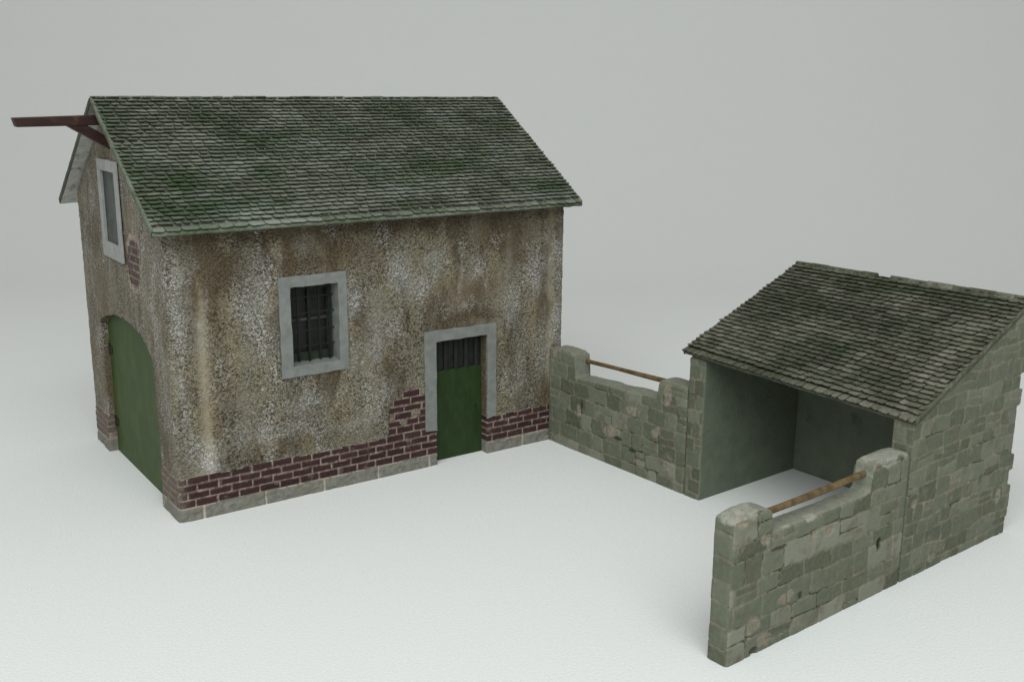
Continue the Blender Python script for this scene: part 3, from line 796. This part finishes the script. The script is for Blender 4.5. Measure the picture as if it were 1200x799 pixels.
# ---- wall from the house to the shed
def far_wall():
    t = thing('stone_wall', 'green-grey stone wall between house and shed with a brown wooden rail', 'wall', yw(.5, -5.5), PSI)
    H = 6.15; thick = 1.25; y0, y1 = -11.02, .36
    s1, s2 = -2.02, -8.86
    gy = spans(y0, y1, .055, fine=[(s1-.2, s1+.2), (s2-.2, s2+.2)])
    V, N, Q = rbox((0, y0, -.3), (thick, y1, H), .055, .17, grids=[None, gy, None])
    y = V[:, 1]
    low = 4.50+(-2-y)*.055
    prof = low+(5.98+.02*y*0-low)*np.maximum(sstep(s1-.06, s1+.07, y), sstep(s2+.06, s2-.07, y))
    prof += .04*fbm(y*1.5, y*0, seed=44)*2
    # rounded shoulders on the pillars
    prof += np.where(y > s1, -.16*((y-(s1+y1)/2)/((y1-s1)/2))**4, 0)+np.where(y < s2, -.14*((y-(s2+y0)/2)/((s2-y0)/2))**4, 0)
    k = np.clip(V[:, 2], 0, None)/H
    V[:, 2] = np.where(V[:, 2] > 0, k*prof, V[:, 2])
    mas = Masonry(5, -12, 2, 0, 7, (.62, 1.0), (.75, 1.6), .16); mas2 = Masonry(6, 0, 2, 0, 7)
    V, A = masonry_box(V, N, mas, mas2, 20)
    for c, r in (((0, -9.6, 5.4), (.5, .3, .7)), ((0, -7.0, 3.7), (.5, .7, .3)), ((0, -8.9, 3.0), (.5, .35, .4)), ((0, -5.4, 2.1), (.5, .8, .35)), ((0, -2.6, 2.6), (.5, .25, .45)), ((0, -.2, 5.6), (.4, .25, .3))): chip_at(A, V, 'chip', c, r, .85)
    for c, r in (((0, -5.8, 1.75), (.5, .5, .10)), ((0, -2.75, 2.9), (.5, .10, .5)), ((0, -7.0, 1.35), (.5, .3, .10))): chip_at(A, V, 'crack', c, r, .8, 3)
    V = V-np.array([.5, -5.5, 0])
    part_slices(V, Q, 1, (s2+5.5, s1+5.5), ['pillar', 'wall_body', 'pillar'], STONE, t, A)
    rail('rail', (.5, s1+5.5+.25, 5.33), (.5, s2+5.5-.25, 5.66), .115, .14, t, 1)
far_wall()

# ---- free-standing near wall
def near_wall():
    t = thing('stone_wall', 'green-grey stone wall in the foreground with chipped pillar tops and a wooden rail', 'wall', yw(-LN/2, -L2+.5), PSI)
    H = 6.3; thick = 1.0; x0, x1 = -LN, -.06
    s1, s2 = -9.38, -2.80
    gx = spans(x0, x1, .055, fine=[(s1-.2, s1+.2), (s2-.35, s2+.2)])
    V, N, Q = rbox((x0, -L2, -.3), (x1, -L2+thick, H),   .055, .17, grids=[gx, None, None])
    x = V[:, 0]
    low = 4.90+.02*fbm(x*.9, x*0, seed=14)*2
    hl, hr = 6.02, 6.22
    prof = low+np.maximum((hl-low)*sstep(s1+.07, s1-.06, x), (hr-low)*sstep(s2-.06, s2+.07, x))
    prof += np.where(x < s1, -.20*np.abs((x-(s1+x0)/2)/((s1-x0)/2))**3, 0)+np.where(x > s2, -.16*np.abs((x-(s2+x1)/2)/((x1-s2)/2))**4, 0)
    prof += (.14*np.exp(-((x-(s2-.05))/.2)**2))*(x < s2)*1.0
    k = np.clip(V[:, 2], 0, None)/H
    V[:, 2] = np.where(V[:, 2] > 0, k*prof, V[:, 2])
    mas = Masonry(15, -14, 2, 0, 7, (.68, 1.08), (.9, 1.9), .14); mas2 = Masonry(16, -26, -20, 0, 7, (.8, 1.1), (2.5, 3.2), 0, .05)
    V, A = masonry_box(V, N, mas2, mas, 40, kw=dict(cracks=.53, relief=.026))
    F = -L2
    dd = chip_at(A, V, 'chip', (x0+.55, F+.15, 5.75), (.55, .35, .40), 1.0)
    dd = np.maximum(dd, .8*chip_at(A, V, 'chip', (x0+2.0, F, 4.75), (.40, .3, .38), .9, 1))
    dd = np.maximum(dd, .6*chip_at(A, V, 'chip', (-5.6, F, 4.0), (.5, .3, .3), .9, 2))
    dd = np.maximum(dd, .6*chip_at(A, V, 'chip', (-6.7, F, 4.15), (.3, .3, .35), .9, 3))
    dd = np.maximum(dd, .6*chip_at(A, V, 'chip', (-8.2, F, 1.9), (.7, .3, .35), .8, 4))
    dd = np.maximum(dd, .6*chip_at(A, V, 'chip', (-10.2, F, 1.3), (.5, .3, .5), .7, 5))
    dd = np.maximum(dd, .6*chip_at(A, V, 'chip', (-9.4, F, .45), (.5, .3, .4), .6, 6))
    for c, r in (((-6.9, F, 4.9), (.35, .3, .2)), ((-8.6, F, 5.0), (.5, .4, .2)), ((-11, F+.5, 6), (1.2, .9, .35)), ((-1.6, F+.4, 6.1), (1.3, .7, .3))): chip_at(A, V, 'pale', c, r, .8, 7)
    hole = chip_at(A, V, 'crack', (-1.95, F, 2.35), (.17, .4, .26), .95, 8)
    dd2 = chip_at(A, V, 'crack', (-10.0, F, .12), (.3, .3, .2), .6, 9)
    for c, r in (((-7.3, F, 1.6), (.14, .3, .2)), ((-8.9, F, 4.15), (.6, .3, .07))): chip_at(A, V, 'crack', c, r, .7, 10)
    V = V-N*(.09*dd+.14*hole+.08*dd2)[:, None]*(1-A['plain'])[:, None]
    V = V-np.array([-LN/2, -L2+.5, 0])
    part_slices(V, Q, 0, (s1+LN/2, s2+LN/2), ['pillar', 'wall_body', 'pillar'], STONE, t, A)
    rail('rail', (s1+LN/2-.3, 0, 5.52), (s2+LN/2+.3, 0, 5.62), .145, .145, t, 3)
near_wall()

# ---- the open shed
SE, SR = 7.62, 11.45           # wall heights under the roof at the front and at the back
DEP = 9.10
def shed():
    t = thing('open_shed', 'lean-to stone shed with an open front and mossy slate roof', 'shed', yw(4.5, -17.5), PSI)
    O = np.array([4.5, -17.5, 0])
    ztop = lambda x: SE+(SR-SE)*np.clip(x, 0, DEP)/DEP
    def side(y0, y1, inner, seed, res, quoin):
        H = 12.0
        V, N, Q = rbox((0, y0, -.15), (DEP, y1, H), res, .09)
        V[:, 2] = np.where(V[:, 2] > 0, V[:, 2]/H*ztop(V[:, 0]), V[:, 2])
        mas = Masonry(seed, -2, 11, 0, 13, (.55, .9), (.7, 1.5), .22, .16); mas2 = Masonry(seed+1, y0-2, y1+2, 0, 9, (.6, .95), (.55, 1.2), .1, .08)
        isin = lambda V, N: np.where((np.abs(V[:, 1]-inner) < .08) & (np.abs(N[:, 1]) > .6), 1.0, 0.0)
        V, A = masonry_box(V, N, mas2, mas, seed*10, plain=isin, kw=dict(depth=.02, relief=.025, cracks=.64))
        if quoin:      # toothed corner stones at the back
            m = (N[:, 0] > -.5) & (V[:, 0] > 7.9); row = np.floor(V[:, 2]/.82+.1*fbm(V[:, 0]*2, V[:, 2]*2, seed=3))
            on = (_hash(row, row*0, row*0, 21) > .42)
            ext = np.where(on, .16, -.05)+.06*fbm(V[:, 2]*2, V[:, 1], seed=5)
            ext = np.where(V[:, 2] < .75, .10, ext); V[:, 0] += m*sstep(8.5, 8.95, V[:, 0])*ext
            V[:, 1] -= m*on*(np.abs(N[:, 1]) > .5)*(V[:, 1] < inner-.3)*.05*sstep(8.1, 8.2, V[:, 0]+.25*(row % 2))
            chip_at(A, V, 'chip', (8.1, y0, 2.2), (.25, .3, .5), .8, 2)
            chip_at(A, V, 'chip', (2.6, y0, .5), (.4, .3, .25), .8, 3); chip_at(A, V, 'chip', (.5, y0, 3.6), (.35, .3, .3), .8, 4)
            chip_at(A, V, 'crack', (6.2, y0, 3.4), (.2, .3, .3), .35, 5)
            A['tone'] = np.where(A['plain'] > .5, A['tone'], A['tone']*.75+.12)
        mesh_np('side_wall', V-O, Q, STONE, t, A)
    side(-L1-T1, -L1, -L1-T1, 31, .06, False)
    side(-L2, -L2+1.05, -L2+1.05, 33, .055, True)
    V, N, Q = rbox((8.0, -L2+1.0, -.05), (9.0, -L1-T1+.05, 11.0), .14, .04)
    V[:, 2] = np.where(V[:, 2] > 0, V[:, 2]/11.0*ztop(8.5), V[:, 2])
    V, A = masonry_box(V, N, None, None, 60, plain=lambda V, N: np.ones(len(V)))
    mesh_np('back_wall', V-O, Q, STONE, t, A)
    # roof board with its slates
    ya, yb = -L1+.36, -L2-.03                      # left and right verge
    xe, xr = -.12, DEP+.02
    ze = (8.02, 7.58); zr = (11.72, 11.76)          # top of board at eave and ridge (left, right)
    th = .13
    mb = MB(); n = 30; vs, fs = [], []
    for k in range(n):
        f = k/(n-1); y = ya+(yb-ya)*f; a = ze[0]+(ze[1]-ze[0])*f-.10; b = zr[0]+(zr[1]-zr[0])*f-.10; w = .03*math.sin(k*1.9)+.02*math.sin(k*.7)
        vs += [(xe+w, y, a), (xr, y, b), (xr, y, b-th*1.2), (xe+.06+w, y, a-th)]
    for k in range(n-1):
        o, p = 4*k, 4*k+4
        fs += [(o, p, p+1, o+1)[::-1], (o+1, p+1, p+2, o+2)[::-1], (o+2, p+2, p+3, o+3)[::-1], (o+3, p+3, p, o)[::-1]]
    fs += [(0, 1, 2, 3)[::-1], (4*n-4, 4*n-3, 4*n-2, 4*n-1)]
    mb.add([tuple(np.array(v)-O) for v in vs], fs)
    rf = mb.build('roof', ROOFBASE, t)
    P0 = np.array([xe, ya, ze[0]-.09]); Pw = np.array([xe, yb, ze[1]-.09]); Pr = np.array([xr, ya, zr[0]-.09])
    U = Pw-P0; wd = np.linalg.norm(U); U /= wd; Vd = Pr-P0; Ls = np.linalg.norm(Vd); Vd /= Ls; Nn = np.cross(Vd, U); Nn = Nn if Nn[2] > 0 else -Nn
    moss = [(2.5, 6.5, 1.5, 1.2, .8), (4.5, 5.5, 2, 1, .7), (7.5, 3.2, 1.6, .8, .9), (1.8, 4.2, 1.0, .8, .6), (9.5, 6, 2, .8, .6), (10.5, 1.6, 1.2, .8, .6), (5, 8.5, 2.5, .8, .6), (9, 9, 2, .6, .6)]
    pale = [(3.4, 7.6, .25, .3, 1.0), (12.1, 3.2, .5, 1.5, .7), (8.6, 3.0, .5, .4, .7), (11.5, 6.5, .8, .7, .4), (5.0, 7.0, 1, .4, .4), (2.2, 2.4, .6, .5, .4)]
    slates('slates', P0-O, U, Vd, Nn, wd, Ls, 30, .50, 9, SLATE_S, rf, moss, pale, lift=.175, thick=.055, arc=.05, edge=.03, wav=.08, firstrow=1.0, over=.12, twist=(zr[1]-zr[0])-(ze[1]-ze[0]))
    for yy, zz, sd, q in ((ya, 0, 1, 0), (yb, 0, -1, 1)):
        verge('verge', np.array([xe+.02, yy, ze[q]-.10])-O, np.array([xr-.05, yy, zr[q]-.10])-O, (0, sd, 0), .12, .10, Nn, SLATE_S, rf, 15+sd)
    # low mortar capping along the top edge, broken in the middle
    f = lambda y: (y-ya)/(yb-ya); zt = lambda y: zr[0]+(zr[1]-zr[0])*f(y)
    for a, b in ((ya, -15.86), (-16.68, yb)):
        ridge_cap('ridge_cap', (np.array([xr-.12, a, zt(a)+.06])-O, np.array([xr-.12, b, zt(b)+.06])-O), SLATE_S, rf, 31+int(-a), step=1.1, w=.22, axis=1)
shed()

# ================================================================== backdrop, light, camera
CAMP = np.array([-14.705, -49.219, 21.317]); YAW, PIT, ROLL, F = R(35.341), R(-13.65), R(.432), 1226.3
fh = np.array([math.sin(YAW), math.cos(YAW), 0]); rh = np.array([math.cos(YAW), -math.sin(YAW), 0])
def backdrop():
    prof = [(-90, 0)]+[(-90+k*10, 0) for k in range(1, 22)]
    d0, rad = 112, 65
    prof = [p for p in prof if p[0] < d0]+[(d0+rad*math.sin(a), rad*(1-math.cos(a))) for a in np.linspace(0, math.pi/2, 24)]+[(d0+rad, rad+k*12) for k in range(1, 6)]
    us = np.linspace(-210, 210, 43)
    V = np.array([rh*u+fh*d+np.array([0, 0, z])+np.array([CAMP[0], CAMP[1], 0]) for u in us for d, z in prof])
    n = len(prof); i = np.arange(len(V)).reshape(len(us), n)
    Q = np.stack([i[:-1, :-1], i[1:, :-1], i[1:, 1:], i[:-1, 1:]], -1).reshape(-1, 4)
    o = mesh_np('ground', V, Q, PAPER); o['kind'] = 'structure'
backdrop()

w = bpy.data.worlds.new('World'); sc.world = w; w.use_nodes = True
w.node_tree.nodes['Background'].inputs[0].default_value = (1.0, .985, .955, 1); w.node_tree.nodes['Background'].inputs[1].default_value = .36

def area(name, loc, target, sx, sy, power, col=(1, 1, 1)):
    l = bpy.data.lights.new(name, 'AREA'); l.shape = 'RECTANGLE'; l.size = sx*CM; l.size_y = sy*CM; l.energy = power; l.color = col
    o = bpy.data.objects.new(name, l); COL.objects.link(o)
    loc, target = np.array(loc, float), np.array(target, float); o.location = loc*CM
    from mathutils import Vector
    o.rotation_euler = Vector(target-loc).to_track_quat('-Z', 'Y').to_euler()
    return o
area('softbox', (-34, -70, 92), (14, -10, 2), 130, 95, 13.2, (.955, 1, .985))

cam = bpy.data.cameras.new('camera'); co = bpy.data.objects.new('camera', cam); COL.objects.link(co); sc.camera = co
from mathutils import Matrix
fw = np.array([math.sin(YAW)*math.cos(PIT), math.cos(YAW)*math.cos(PIT), math.sin(PIT)])
up = np.cross(rh, fw); r2 = rh*math.cos(ROLL)+up*math.sin(ROLL); u2 = -rh*math.sin(ROLL)+up*math.cos(ROLL)
mw = Matrix.Identity(4)
for k in range(3): mw[k][0], mw[k][1], mw[k][2], mw[k][3] = r2[k], u2[k], -fw[k], CAMP[k]*CM
co.matrix_world = mw
cam.sensor_width = 36; cam.lens = 36*F/1200; cam.clip_start = .01; cam.clip_end = 50
vs = sc.view_settings; vs.view_transform = 'Standard'; vs.look = 'None'; vs.exposure = 0; vs.gamma = 1; vs.use_curve_mapping = False
